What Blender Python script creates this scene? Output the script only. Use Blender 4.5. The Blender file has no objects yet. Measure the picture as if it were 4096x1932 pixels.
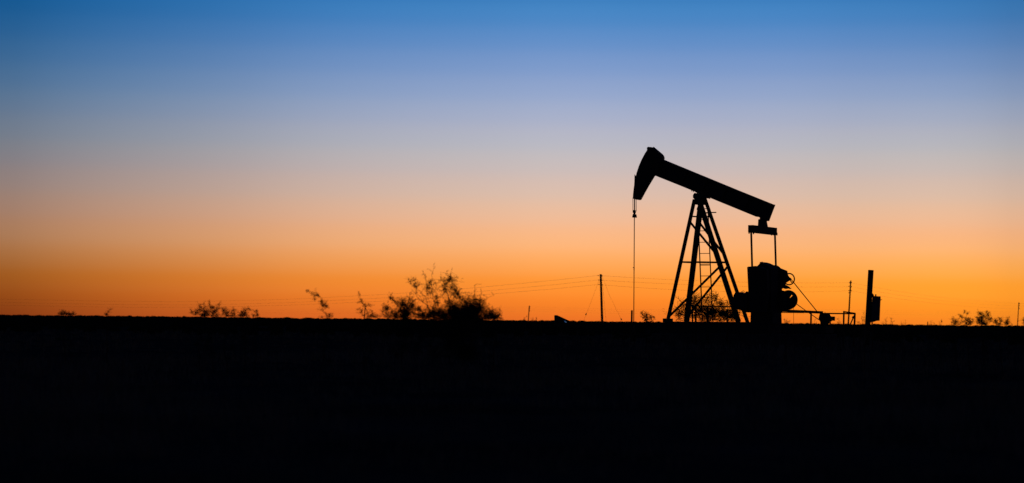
import bpy, math, random
from mathutils import Vector, Matrix, noise
random.seed(7)
S = bpy.context.scene
COL = S.collection
R = math.radians

# ------------------------------------------------------------------ camera
FPX, CX, CY, EYE = 7964.0, 2048.0, 966.0, 1.05
PITCH, ROLL = math.atan((1283 - 966) / FPX), R(0.63)
CAMROT = Matrix.Rotation(R(90) + PITCH, 3, 'X') @ Matrix.Rotation(ROLL, 3, 'Z')
cd = bpy.data.cameras.new('camera')
cam = bpy.data.objects.new('camera', cd)
COL.objects.link(cam)
cam.matrix_world = Matrix.Translation((0, 0, EYE)) @ CAMROT.to_4x4()
cd.sensor_width = 36
cd.lens = 36 * FPX / 4096
cd.clip_end = 60000
cd.clip_start = 0.1
cd.dof.use_dof = True
cd.dof.focus_distance = 95
cd.dof.aperture_fstop = 1.2
S.camera = cam
EYEV = Vector((0, 0, EYE))

def ray(X, Y):
    return CAMROT @ Vector(((X - CX) / FPX, (CY - Y) / FPX, -1))
def at(X, Y, depth):                       # surveyed point: bearing/elevation read from the photo, at a real distance
    d = ray(X, Y)
    return EYEV + d * (depth / d.y)
def at_z(X, depth, z):                     # point on bearing X at a distance, at height z
    p = at(X, 1283, depth)
    return Vector((p.x, p.y, z))
def hash2(a, b):
    return noise.noise(Vector((a, b, 3.7)))

# ------------------------------------------------------------------ materials
def mat(name, c1, c2, scale=4.0, rough=.7, metal=0.0, bump=.15, detail=6, gloss_var=.0):
    m = bpy.data.materials.new(name); m.use_nodes = True
    nt = m.node_tree; b = nt.nodes['Principled BSDF']
    tc = nt.nodes.new('ShaderNodeTexCoord')
    n = nt.nodes.new('ShaderNodeTexNoise'); n.inputs['Scale'].default_value = scale; n.inputs['Detail'].default_value = detail
    nt.links.new(tc.outputs['Object'], n.inputs['Vector'])
    r = nt.nodes.new('ShaderNodeValToRGB')
    r.color_ramp.elements[0].position = .35; r.color_ramp.elements[1].position = .65
    r.color_ramp.elements[0].color = (*c1, 1); r.color_ramp.elements[1].color = (*c2, 1)
    nt.links.new(n.outputs['Fac'], r.inputs['Fac'])
    nt.links.new(r.outputs['Color'], b.inputs['Base Color'])
    b.inputs['Roughness'].default_value = rough; b.inputs['Metallic'].default_value = metal
    if bump:
        bp = nt.nodes.new('ShaderNodeBump'); bp.inputs['Strength'].default_value = bump
        n2 = nt.nodes.new('ShaderNodeTexNoise'); n2.inputs['Scale'].default_value = scale * 6
        nt.links.new(tc.outputs['Object'], n2.inputs['Vector'])
        nt.links.new(n2.outputs['Fac'], bp.inputs['Height'])
        nt.links.new(bp.outputs['Normal'], b.inputs['Normal'])
    return m
M = {
 'steel': mat('painted_steel', (.045, .047, .05), (.075, .06, .05), 3, .75),
 'rust': mat('rusted_steel', (.06, .04, .03), (.10, .055, .035), 6, .85),
 'cable': mat('steel_cable', (.05, .05, .05), (.08, .08, .08), 20, .5, .6, 0),
 'wood': mat('weathered_wood', (.05, .038, .028), (.09, .07, .055), 5, .9),
 'galv': mat('brown_glint_tin', (.20, .12, .07), (.30, .20, .13), 2, .28, .9, .02),  # brown put into the metal to warm the sky reflection
 'cab': mat('grey_enamel', (.10, .10, .11), (.14, .14, .14), 3, .6),
 'porc': mat('porcelain', (.10, .06, .04), (.14, .09, .06), 3, .45, 0, 0),
 'concrete': mat('concrete', (.10, .09, .08), (.16, .15, .13), 3, 1.0),
 'bark': mat('shrub_bark', (.035, .025, .02), (.06, .045, .035), 20, .95),
 'leaf': mat('shrub_leaf', (.03, .042, .02), (.055, .065, .035), 9, .8, 0, 0),
 'weed': mat('dry_stalk', (.08, .06, .035), (.12, .09, .05), 9, .85, 0, 0),
 'scrub': mat('scrub_leaf', (.035, .04, .022), (.05, .055, .035), 1, .9, 0, 0),
}

# ------------------------------------------------------------------ mesh builder
class MB:
    def __init__(s): s.v = []; s.f = []
    def add(s, vs, fs):
        o = len(s.v); s.v += [tuple(p) for p in vs]; s.f += [tuple(i + o for i in f) for f in fs]
    def bar(s, a, b, wx, wy=None, side=None, taper=1.0):
        wy = wy or wx
        a = Vector(a); b = Vector(b); d = (b - a).normalized()
        sd = Vector(side) if side is not None else (Vector((0, 0, 1)) if abs(d.z) < .9 else WD)
        x = d.cross(sd).normalized(); y = x.cross(d).normalized()
        vs = []
        for p, k in ((a, 1), (b, taper)):
            for i, j in ((-1, -1), (1, -1), (1, 1), (-1, 1)):
                vs.append(p + x * (wx * k / 2 * i) + y * (wy * k / 2 * j))
        s.add(vs, [(3, 2, 1, 0), (4, 5, 6, 7), (0, 1, 5, 4), (1, 2, 6, 5), (2, 3, 7, 6), (3, 0, 4, 7)])
    def tube(s, pts, rad, n=8, cap=True):
        pts = [Vector(p) for p in pts]
        rad = rad if isinstance(rad, (list, tuple)) else [rad] * len(pts)
        o = len(s.v); ref = None
        for i, p in enumerate(pts):
            d = (pts[min(i + 1, len(pts) - 1)] - pts[max(i - 1, 0)]).normalized()
            if ref is None: ref = Vector((0, 0, 1)) if abs(d.z) < .9 else Vector((1, 0, 0))
            x = d.cross(ref)
            if x.length < 1e-4: x = d.cross(Vector((0, 1, .3)))
            x.normalize(); y = d.cross(x)
            for k in range(n):
                a = 2 * math.pi * k / n
                s.v.append(tuple(p + (x * math.cos(a) + y * math.sin(a)) * rad[i]))
        for i in range(len(pts) - 1):
            for k in range(n):
                k2 = (k + 1) % n
                s.f.append((o + i * n + k, o + i * n + k2, o + (i + 1) * n + k2, o + (i + 1) * n + k))
        if cap and n > 2:
            s.f.append(tuple(o + k for k in reversed(range(n)))); e = o + (len(pts) - 1) * n
            s.f.append(tuple(e + k for k in range(n)))
    def slab(s, pts, off):                 # planar outline extruded by +-off
        n = len(pts)
        vs = [p - off for p in pts] + [p + off for p in pts]
        fs = [tuple(range(n)), tuple(reversed(range(n, 2 * n)))]
        fs += [(i, n + i, n + (i + 1) % n, (i + 1) % n) for i in range(n)]
        s.add(vs, fs)
    def ring(s, c, ax, x, r, t, n=36, m=8):
        y = ax.cross(x); o = len(s.v)
        for i in range(n):
            a = 2 * math.pi * i / n; d = x * math.cos(a) + y * math.sin(a)
            for j in range(m):
                b = 2 * math.pi * j / m
                s.v.append(tuple(c + d * (r + t * math.cos(b)) + ax * (t * 1.3 * math.sin(b))))
        for i in range(n):
            for j in range(m):
                s.f.append((o + i * m + j, o + ((i + 1) % n) * m + j, o + ((i + 1) % n) * m + (j + 1) % m, o + i * m + (j + 1) % m))
    def build(s, name, m, parent=None, bevel=0, smooth=False, origin=None):
        me = bpy.data.meshes.new(name)
        org = Vector(origin) if origin is not None else (parent.matrix_world.translation.copy() if parent else Vector((0, 0, 0)))
        if parent is not None:
            root = parent
            org = Vector(root['_org']) if '_org' in root.keys() else org
        me.from_pydata([tuple(Vector(v) - org) for v in s.v], [], s.f)
        me.validate(); me.materials.append(M[m] if isinstance(m, str) else m)
        import bmesh
        if len(s.f) < 5000:
            bm = bmesh.new(); bm.from_mesh(me); bmesh.ops.recalc_face_normals(bm, faces=bm.faces); bm.to_mesh(me); bm.free()
        if smooth:
            for p in me.polygons: p.use_smooth = True
        o = bpy.data.objects.new(name, me); COL.objects.link(o)
        if parent is not None:
            o.parent = parent
            o['_org'] = tuple(org)
        else:
            o.location = org
        if bevel:
            b = o.modifiers.new('edge', 'BEVEL'); b.width = bevel; b.segments = 2; b.limit_method = 'ANGLE'
        return o

def tag(o, label=None, cat=None, group=None, kind=None):
    if label: o['label'] = label
    if cat: o['category'] = cat
    if group: o['group'] = group
    if kind: o['kind'] = kind
    return o
def thing(name, loc, label, cat, group=None):
    o = bpy.data.objects.new(name, None); COL.objects.link(o)
    o.location = loc; o.empty_display_size = .3
    o['_org'] = tuple(loc)
    return tag(o, label, cat, group)

# ------------------------------------------------------------------ world: sky after sunset
W = bpy.data.worlds.new('World'); S.world = W; W.use_nodes = True
nt = W.node_tree; nt.nodes.clear()
N = nt.nodes.new; L = nt.links.new
def lin(c):
    return tuple((x / 255 / 12.92 if x / 255 <= .04045 else ((x / 255 + .055) / 1.055) ** 2.4) for x in c)
def math_(op, a, b=None, clamp=False):
    n = N('ShaderNodeMath'); n.operation = op; n.use_clamp = clamp
    for i, v in enumerate((a, b)):
        if v is None: continue
        if isinstance(v, (int, float)): n.inputs[i].default_value = v
        else: L(v, n.inputs[i])
    return n.outputs[0]
def ramp(fac, stops, interp):
    n = N('ShaderNodeValToRGB'); cr = n.color_ramp; cr.interpolation = interp
    while len(cr.elements) < len(stops): cr.elements.new(.5)
    for e, (p, c) in zip(cr.elements, stops):
        e.position = p; e.color = (*c, 1)
    for e, (p, c) in zip(cr.elements, stops):
        e.position = p; e.color = (*c, 1)
    L(fac, n.inputs[0]); return n.outputs[0]
tc = N('ShaderNodeTexCoord'); sx = N('ShaderNodeSeparateXYZ'); L(tc.outputs['Generated'], sx.inputs[0])
el = math_('MULTIPLY', math_('ARCSINE', sx.outputs[2]), 180 / math.pi)
az = math_('MULTIPLY', math_('ARCTAN2', sx.outputs[0], sx.outputs[1]), 180 / math.pi)
E0, E1 = -1.0, 24.0
ef = math_('DIVIDE', math_('SUBTRACT', el, E0), E1 - E0, True)
def ey(y): return (math.degrees(math.atan((1283 - y) / FPX)) - E0) / (E1 - E0)
def ee(e): return (e - E0) / (E1 - E0)
SKY = [(1300, (232, 108, 38)), (1250, (240, 119, 38)), (1180, (252, 137, 46)), (1100, (255, 154, 66)), (1000, (254, 176, 112)),
       (900, (244, 184, 142)), (800, (226, 188, 165)), (700, (208, 187, 180)), (600, (190, 185, 191)), (500, (174, 178, 198)),
       (400, (154, 169, 202)), (300, (133, 158, 202)), (200, (110, 147, 200)), (100, (84, 137, 197)), (0, (63, 128, 191))]
st = [(ey(y), lin(c)) for y, c in SKY]
st += [(ee(11.5), lin((40, 100, 165))), (ee(15), lin((26, 66, 122))), (ee(20), lin((16, 40, 84))), (1.0, lin((12, 30, 66)))]
base = ramp(ef, st, 'CARDINAL')
# brightness along the horizon: strongest over the place where the sun went down; lens vignette put in too
A0, A1 = -60.0, 60.0
af = math_('DIVIDE', math_('SUBTRACT', az, A0), A1 - A0, True)
def aa(a): return (a - A0) / (A1 - A0)
MID = [(-60, (.05, .06, .09)), (-30, (.13, .15, .19)), (-14, (.43, .44, .49)), (-7, (.78, .78, .80)), (0, (.985, 1, 1)), (5, (1.0, 1.0, 1.0)),
       (9, (.98, .985, .955)), (14, (.93, .92, .87)), (30, (.30, .30, .32)), (60, (.05, .06, .09))]
LOW = [(-60, (.02, .02, .03)), (-30, (.07, .07, .07)), (-14, (.30, .285, .39)), (-7, (.775, .75, .88)), (0, (.98, 1, 1)), (5, (1.06, 1.16, 1.0)),
       (9, (1.10, 1.36, .95)), (14, (1.05, 1.38, .82)), (30, (.4, .4, .2)), (60, (.03, .03, .03))]
rm = ramp(af, [(aa(a), tuple(x / 2 for x in c)) for a, c in MID], 'CARDINAL')
rl = ramp(af, [(aa(a), tuple(x / 2 for x in c)) for a, c in LOW], 'CARDINAL')
lm = N('ShaderNodeMapRange'); lm.interpolation_type = 'SMOOTHSTEP'
L(el, lm.inputs[0]); lm.inputs[1].default_value = -0.3; lm.inputs[2].default_value = 2.6; lm.inputs[3].default_value = 1; lm.inputs[4].default_value = 0
TOP = [(-60, (.02, .06, .09)), (-30, (.05, .15, .2)), (-14, (.12, .43, .53)), (-7, (.60, .78, .84)), (0, (1, 1, 1)), (5, (1, 1, 1)), (9, (.96, .96, .97)), (14, (.70, .76, .79)), (30, (.22, .3, .34)), (60, (.05, .06, .09))]
rt = ramp(af, [(aa(a), tuple(x / 2 for x in c)) for a, c in TOP], 'CARDINAL')
tm = N('ShaderNodeMapRange'); tm.interpolation_type = 'SMOOTHSTEP'
L(el, tm.inputs[0]); tm.inputs[1].default_value = 3.0; tm.inputs[2].default_value = 10.0
m0 = N('ShaderNodeMix'); m0.data_type = 'RGBA'; L(tm.outputs[0], m0.inputs[0]); L(rm, m0.inputs[6]); L(rt, m0.inputs[7]); rm = m0.outputs[2]
mx = N('ShaderNodeMix'); mx.data_type = 'RGBA'; L(lm.outputs[0], mx.inputs[0]); L(rm, mx.inputs[6]); L(rl, mx.inputs[7])
ml = N('ShaderNodeMix'); ml.data_type = 'RGBA'; ml.blend_type = 'MULTIPLY'; ml.inputs[0].default_value = 1
L(base, ml.inputs[6]); L(mx.outputs[2], ml.inputs[7])
# sky overhead, out of view, strengthened to brighten the ground
zlift = N('ShaderNodeMapRange'); zlift.interpolation_type = 'SMOOTHSTEP'
L(el, zlift.inputs[0]); zlift.inputs[1].default_value = 10; zlift.inputs[2].default_value = 50; zlift.inputs[3].default_value = 2.0; zlift.inputs[4].default_value = 3.6
bg = N('ShaderNodeBackground'); L(ml.outputs[2], bg.inputs[0]); L(zlift.outputs[0], bg.inputs[1])
wo = N('ShaderNodeOutputWorld'); L(bg.outputs[0], wo.inputs[0])

# the sun itself has set: three degrees under the horizon, behind the pump
sl = bpy.data.lights.new('sun', 'SUN'); sl.energy = 2.0; sl.angle = R(.5); sl.color = (1, .62, .32)
so = bpy.data.objects.new('sun', sl); COL.objects.link(so)
SUNDIR = Vector((math.sin(R(7)) * math.cos(R(-3)), math.cos(R(7)) * math.cos(R(-3)), math.sin(R(-3))))
so.rotation_euler = SUNDIR.to_track_quat('Z', 'Y').to_euler()

# ------------------------------------------------------------------ ground
def gz(x, y):
    r = math.hypot(x, y)
    n1 = noise.fractal(Vector((x * .09, y * .09, 0)), 1.0, 2.0, 4)
    n2 = noise.noise(Vector((x * .9, y * .9, 5)))
    a = .05 if r < 160 else .05 + min(.22, (r - 160) * .0006)
    return a * n1 + .012 * n2 - .02
g = MB()
rings = [0.6 * 1.062 ** i for i in range(160)]
NA = 240
g.v.append((0, 0, 0))
for r in rings:
    for k in range(NA):
        # finer steps ahead of the camera
        t = (k / NA) * 2 - 1
        a = math.pi * (0.35 * t + .65 * t ** 3)
        x, y = r * math.sin(a), r * math.cos(a)
        g.v.append((x, y, gz(x, y)))
for k in range(NA): g.f.append((0, 1 + (k + 1) % NA, 1 + k))
for i in range(len(rings) - 1):
    for k in range(NA):
        k2 = (k + 1) % NA; a = 1 + i * NA; b = a + NA
        g.f.append((a + k, a + k2, b + k2, b + k))
gm = mat('dry_soil', (.06, .05, .038), (.12, .098, .075), .35, 1.0, 0, .5, 10)
gm.node_tree.nodes['Principled BSDF'].inputs['Specular IOR Level'].default_value = 0
go = g.build('ground', gm, smooth=True)
tag(go, 'dark flat scrubland running to the horizon', kind='structure')

# ------------------------------------------------------------------ grass
gr = MB()
for i in range(15000):
    d = 11.0 * (150 / 11.0) ** (random.random() ** .9)
    a = (random.random() * 2 - 1) * R(20)
    x, y = d * math.sin(a), d * math.cos(a)
    pn = noise.noise(Vector((x * .16, y * .07, 1.3))) + .35 * noise.noise(Vector((x * .7, y * .7, 8)))
    if pn < -.12 and random.random() < .8: continue
    if d > 60 and random.random() < .3: continue
    h = (.10 + .22 * max(0, pn + .3)) * random.uniform(.6, 1.4)
    z = gz(x, y) - .01
    wd = max(.004, d * .00022)
    for b in range(7):
        q = random.uniform(0, 6.283); bx, by = x + random.gauss(0, .06), y + random.gauss(0, .06)
        lean = random.uniform(.1, .6) * h; hh = h * random.uniform(.6, 1.2)
        cx_, sy_ = math.cos(q), math.sin(q)
        w2 = wd * random.uniform(.7, 1.3)
        o = len(gr.v)
        gr.v += [(bx - sy_ * w2, by + cx_ * w2, z), (bx + sy_ * w2, by - cx_ * w2, z),
                 (bx + cx_ * lean * .4 + sy_ * w2 * .7, by + sy_ * lean * .4 - cx_ * w2 * .7, z + hh * .6),
                 (bx + cx_ * lean * .4 - sy_ * w2 * .7, by + sy_ * lean * .4 + cx_ * w2 * .7, z + hh * .6),
                 (bx + cx_ * lean, by + sy_ * lean, z + hh)]
        gr.f += [(o, o + 1, o + 2, o + 3), (o + 3, o + 2, o + 4)]
grm = mat('dry_grass', (.25, .21, .145), (.40, .34, .25), .25, .9, 0, 0)
grm.node_tree.nodes['Principled BSDF'].inputs['Specular IOR Level'].default_value = 0
M['scrub'].node_tree.nodes['Principled BSDF'].inputs['Specular IOR Level'].default_value = 0
tag(gr.build('dry_grass', grm), 'low dry grass tufts over the dark ground', 'grass', kind='stuff')

# ------------------------------------------------------------------ far scrub that roughens the horizon
sc = MB()
import bmesh
bm = bmesh.new(); bmesh.ops.create_icosphere(bm, subdivisions=2, radius=1)
ICO_V = [v.co.copy() for v in bm.verts]; ICO_F = [tuple(v.index for v in f.verts) for f in bm.faces]; bm.free()
for i in range(5200):
    near = i % 4 == 0
    d = random.uniform(120, 350) if near else random.uniform(350, 1800)
    a = (random.random() * 2 - 1) * R(22)
    x, y = d * math.sin(a), d * math.cos(a)
    if near: top = random.uniform(.25, .95)
    else: top = EYE + d / FPX * (random.uniform(-3, 4.0) if random.random() < .95 else random.uniform(3.5, 6))
    z = gz(x, y) - .3
    w = random.uniform(.7, 2.6) * (d / 900) ** .7; h = max(.3, top - z)
    sd = random.uniform(0, 99)
    vs = []
    for v in ICO_V:
        k = 1 + .33 * noise.noise(v * 2.1 + Vector((sd, 0, 0)))
        vs.append((x + v.x * w * k, y + v.y * w * k, z + (v.z * k * .5 + .42) * h))
    sc.add(vs, ICO_F)
tag(sc.build('distant_scrub', 'scrub'), 'far low scrub making an uneven horizon line', 'scrub', kind='stuff')

# ------------------------------------------------------------------ the pump
TH = R(30)
UD = Vector((math.cos(TH), -math.sin(TH), 0)); WD = Vector((math.sin(TH), math.cos(TH), 0)); ZD = Vector((0, 0, 1))
O = at_z(2840, FPX / 85, 0.0)
PXM = 85.0
def pw(X, Y, w=0.0):                       # point of the pump's own upright plane at offset w across the beam
    d = ray(X, Y); q = O + WD * w - EYEV
    return EYEV + d * (q.dot(WD) / d.dot(WD))
def outline(poly, w, t):                   # outline of a body of half thickness t, drawn in for the face one sees beside it
    k = t * math.sin(TH) * PXM; n = len(poly); area = sum(poly[i][0] * poly[(i + 1) % n][1] - poly[(i + 1) % n][0] * poly[i][1] for i in range(n))
    sg = 1 if area > 0 else -1; out = []
    for i, (x, y) in enumerate(poly):
        e = Vector((0, 0))
        for a, b in ((poly[i - 1], poly[i]), (poly[i], poly[(i + 1) % n])):
            dx, dy = b[0] - a[0], b[1] - a[1]; l = math.hypot(dx, dy) or 1
            e += Vector((dy / l, -dx / l)) * sg
        nx = e.x / (e.length or 1)
        out.append(pw(x - k * max(-1, min(1, nx * 1.6)), y, w))
    return out
def slab(mb, poly, w, t): mb.slab(outline(poly, w, t), WD * t)

pj = thing('pumpjack', O, 'large dark oil pumpjack with its beam tilted down to the crank end', 'pumpjack')
def part(mb, name, m='steel', parent=None, **k): return mb.build(name, m, parent or pj, **k)

# horse head
head = [(2593, 592), (2578, 614.6), (2564, 641), (2553.3, 666.4), (2545, 691.5), (2538.5, 720), (2533.5, 753), (2530.6, 778), (2529.8, 795),
        (2544, 798.5), (2553, 800), (2562.6, 799.3), (2569, 795), (2578, 778), (2597.5, 743), (2621, 703), (2640, 700), (2657.7, 645),
        (2660.5, 631.4), (2658.3, 623), (2652, 615.4), (2627, 595), (2618, 590), (2606, 588.6), (2599, 590)]
m = MB(); slab(m, head, 0, .17); hh = part(m, 'horse_head', bevel=.012)
m = MB(); slab(m, [(2592, 596), (2597, 588), (2603, 592), (2598, 600)], 0, .2); part(m, 'head_lug', parent=hh)
m = MB(); slab(m, [(2611, 594), (2613, 587.5), (2619, 589), (2621, 594)], 0, .05); part(m, 'head_lug', parent=hh)
# wireline guard on the face of the head
m = MB(); slab(m, [(2538.2, 697.5), (2543, 703), (2546, 724), (2536.5, 745), (2537.5, 720)], -.165, .015); part(m, 'cable_guard', parent=hh)
# bridle
for w, X in ((-.16, 2531.4), (-.02, 2536.8), (.02, 2539.6), (.16, 2545)):
    m = MB(); m.tube([pw(X, 790, w), pw(X + .2, 846, w)], .014 if abs(w) > .1 else .017, 6); part(m, 'bridle_cable', 'cable')
m = MB(); slab(m, [(2530, 841), (2534, 840), (2544, 841), (2544.4, 851), (2541.5, 856), (2546.5, 857), (2548.6, 869), (2546, 870.5), (2530, 870.5), (2527.6, 868), (2530.5, 857), (2533.5, 854), (2530, 850)], 0, .09)
part(m, 'carrier_bar', bevel=.01)
m = MB(); m.tube([pw(2537.5, 866), pw(2535, 1300), pw(2534.6, 1345)], .021, 8); pr = part(m, 'polished_rod', 'cable')
m = MB(); slab(m, [(2534, 1068.5), (2538.6, 1068.5), (2538.4, 1081), (2534, 1081)], 0, .03); m.bar(pw(2531.8, 1069.6), pw(2535, 1070.5), .03); part(m, 'rod_clamp', parent=pr)

# walking beam: an I section
T0, T1, B0, B1 = (2635, 632.5), (3093.5, 817), (2600, 694.6), (3070, 884)
def lerp(a, b, t): return (a[0] + (b[0] - a[0]) * t, a[1] + (b[1] - a[1]) * t)
m = MB()
slab(m, [T0, T1, B1, (3031.7, 866.9), B0], 0, .02)
slab(m, [T0, T1, lerp(T1, B1, .11), lerp(T0, B0, .11)], 0, .17)
slab(m, [lerp(T0, B0, .87), (3040, 856), (3033, 867.5), B0], 0, .17)
slab(m, [(3089, 818), T1, B1, (3064, 884)], 0, .171)
wb = part(m, 'walking_beam')
for t in (.25, .42, .6, .8):
    a, b = lerp(T0, T1, t), lerp(B0, B1, t); a, b = lerp(a, b, .115), lerp(a, b, .86)
    for s in (-1, 1):
        m = MB(); m.bar(pw(*a, w=.09 * s), pw(*b, w=.09 * s), .03, .14); part(m, 'web_stiffener', parent=wb)
# saddle bearing over the tower
m = MB(); slab(m, [(2785, 772.5), (2800, 776), (2832, 789), (2829, 795), (2822, 797), (2823, 819), (2773.5, 819), (2774, 797), (2769, 792), (2769, 782)], 0, .30)
part(m, 'saddle_bearing', bevel=.012)
m = MB(); slab(m, [(2765, 760), (2768, 757), (2800, 772), (2840, 789), (2838, 794), (2800, 780)], 0, .2); part(m, 'saddle_plate')
for X, Y in ((2765.5, 761.5), (2772, 764.5), (2838, 792), (2830, 790)):
    m = MB(); m.tube([pw(X, Y - 3, .1), pw(X + 2, Y + 4, .1)], .02, 6); part(m, 'bolt')
# tail bearing, equalizer, pitman arms
m = MB(); slab(m, [(3037, 866), (3037, 877), (3031, 878), (3029, 908), (3074.5, 910), (3070, 886), (3069, 878)], 0, .18); part(m, 'tail_bearing', bevel=.01)
ec = pw(3051, 920.5, 0)
m = MB(); m.bar(ec - WD * 1.43, ec + WD * 1.43, .26, .34, side=ZD); part(m, 'equalizer_beam', bevel=.012)
for X, Y, w in ((2996.5, 931, -1.3), (3014, 933, -1.0), (3086.5, 938, .9), (3107.5, 938, 1.3), (3096, 938, 1.1)):
    eqb = MB(); p = pw(X, Y, w); eqb.tube([p + ZD * .09, p - ZD * .045], .035, 6); part(eqb, 'hanger_bolt')
for (X0, Y0, X1, Y1, X2, Y2, w) in ((3004.6, 925, 3008.5, 1066, 3012, 1200, -1.14), (3099.5, 930, 3103.5, 1062, 3107, 1185, 1.14)):
    m = MB(); m.tube([pw(X0, Y0, w), pw(X1, Y1, w), pw(X2, Y2, w)], .047, 10); part(m, 'pitman_arm')

# samson post: four legs (front pair wide, rear pair narrow)
LEG = {  # top X,Y,w   foot X,Y,w   width
 'a': ((2778, 798, -.30), (2672.5, 1276, -.86), .135),
 'b': ((2805, 798, .30), (2746, 1286, .86), .205),
 'c': ((2795.5, 798, -.30), (2954, 1288, -.43), .195),
 'd': ((2820.5, 798, .30), (2990.5, 1290, .43), .135)}
LP = {}
for k, (t, f_, wdt) in LEG.items():
    a, b = pw(*t), pw(*f_); LP[k] = (a, b)
    m = MB(); m.bar(a, b, wdt, wdt, side=WD); part(m, 'tower_leg')
def onleg(k, Y):
    a, b = LP[k]
    lo, hi = 0.0, 1.0
    for _ in range(30):
        t = (lo + hi) / 2; p = a.lerp(b, t); q = CAMROT.transposed() @ (p - EYEV)
        y = CY - FPX * q.y / -q.z
        if y < Y: lo = t
        else: hi = t
    return a.lerp(b, t)
for a, b in (('a', 'c'), ('b', 'd'), ('a', 'b'), ('c', 'd')):
    m = MB(); m.bar(onleg(a, 1048), onleg(b, 1050), .07, .078); part(m, 'girt')
for a, b in (('a', 'c'), ('b', 'd'), ('a', 'b'), ('c', 'd')):
    m = MB(); m.bar(onleg(a, 865), onleg(b, 868), .055, .06); part(m, 'girt')
for (k0, y0, k1, y1) in (('a', 886, 'c', 1020), ('b', 886, 'd', 1020), ('c', 1064, 'a', 1268), ('d', 1064, 'b', 1268)):
    m = MB(); m.bar(onleg(k0, y0), onleg(k1, y1), .085, .085, side=WD); part(m, 'diagonal_brace')
m = MB(); m.bar(pw(2812, 851, -.2), pw(2864.6, 849.6, -.2), .05, .05); part(m, 'step_bracket')
m = MB(); m.bar(pw(2812, 852, .25), pw(2840, 851, .25), .05, .06); part(m, 'step_bracket')
m = MB(); slab(m, [(2788, 830), (2794, 828), (2795, 842), (2790, 843), (2786, 837)], -.2, .05); part(m, 'grease_fitting')
m = MB(); slab(m, [(2829, 833), (2835, 833), (2835, 848), (2830, 848)], .3, .05); part(m, 'grease_fitting')
# ladder
lw = 0.0
m = MB()
m.bar(pw(2791, 835, lw), pw(2802, 1105, lw), .045); m.bar(pw(2802, 1105, lw), pw(2809.5, 1286, lw), .045)
m.bar(pw(2832, 835, lw), pw(2842.5, 1090, lw), .04); m.bar(pw(2842.5, 1090, lw), pw(2851, 1286, lw), .04)
for i, Y in enumerate((835, 879, 923.7, 969, 1014, 1057, 1061, 1104, 1148, 1191.5, 1235, 1276)):
    t = (Y - 835) / 451
    m.bar(pw(2791 + 18 * t, Y, lw), pw(2832 + 18 * t, Y - .5, lw), .03)
part(m, 'ladder')
# base
m = MB(); slab(m, [(2653, 1274), (2690, 1274), (2690, 1290), (2653, 1290)], -.5, .5); part(m, 'leg_shoe', bevel=.01)
m = MB(); slab(m, [(2634, 1298), (2690, 1286), (2990, 1288), (3132, 1290), (3132, 1332), (2632, 1332)], 0, .75); part(m, 'skid_beam', bevel=.01)
m = MB(); slab(m, [(3125, 1304), (3340, 1306), (3340, 1332), (3125, 1332)], 0, .5); part(m, 'motor_skid')
m = MB(); slab(m, [(2600, 1333), (3360, 1337), (3360, 1392), (2600, 1392)], 0, 1.0); part(m, 'foundation', 'concrete', bevel=.03)
# gearbox, pedestal, cranks and counterweights
m = MB(); slab(m, [(2998, 1243), (3131, 1243), (3133, 1298), (2996, 1298)], 0, .55); part(m, 'gearbox_pedestal', bevel=.01)
m = MB(); slab(m, [(3022, 1067), (3032, 1058), (3040, 1051.5), (3049, 1048.4), (3060, 1049.5), (3073, 1052), (3098, 1060.5), (3116, 1075), (3120, 1250), (3008, 1250)], 0, .45)
gb = part(m, 'gearbox', bevel=.02)
m = MB(); slab(m, [(3044, 1050), (3046.5, 1046.5), (3051, 1046.8), (3053, 1050)], 0, .04); part(m, 'breather_cap', parent=gb)
m = MB(); m.tube([pw(3065, 1150, -1.3), pw(3065, 1150, 1.3)], .09, 16); part(m, 'crank_shaft')
m = MB(); slab(m, [(2986.4, 1070.5), (2989, 1068.6), (2995, 1067), (3013, 1065.6), (3026, 1064), (3046, 1068), (3078, 1078), (3082, 1160), (3070, 1250), (2996, 1250), (2991, 1165)], -1.25, .17)
part(m, 'counterweight', bevel=.02)
m = MB(); slab(m, [(3062, 1062), (3098, 1060.5), (3108, 1061.6), (3118, 1066), (3125, 1072.8), (3151.5, 1083), (3153.8, 1096.6), (3156, 1103), (3164, 1113), (3160, 1123), (3146, 1131.6), (3144.5, 1140), (3146, 1148), (3128, 1156), (3110, 1230), (3062, 1230)], 1.25, .15)
part(m, 'counterweight', bevel=.015)
for w, X in ((-1.02, 3017), (1.02, 3109)):
    m = MB(); m.bar(pw(X, 1110, w), pw(X + 1, 1245, w), .42, .14, side=WD); part(m, 'crank_arm')
m = MB(); slab(m, [(3126, 1143), (3144, 1140), (3158.5, 1147), (3162, 1152), (3168, 1153), (3160, 1156), (3154, 1154), (3143, 1156), (3134, 1154)], .9, .05); part(m, 'brake_bracket')
m = MB(); slab(m, [(3120, 1161), (3138, 1163), (3141, 1170), (3150, 1240), (3118, 1250)], .4, .1); part(m, 'sheave_bracket')
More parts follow.
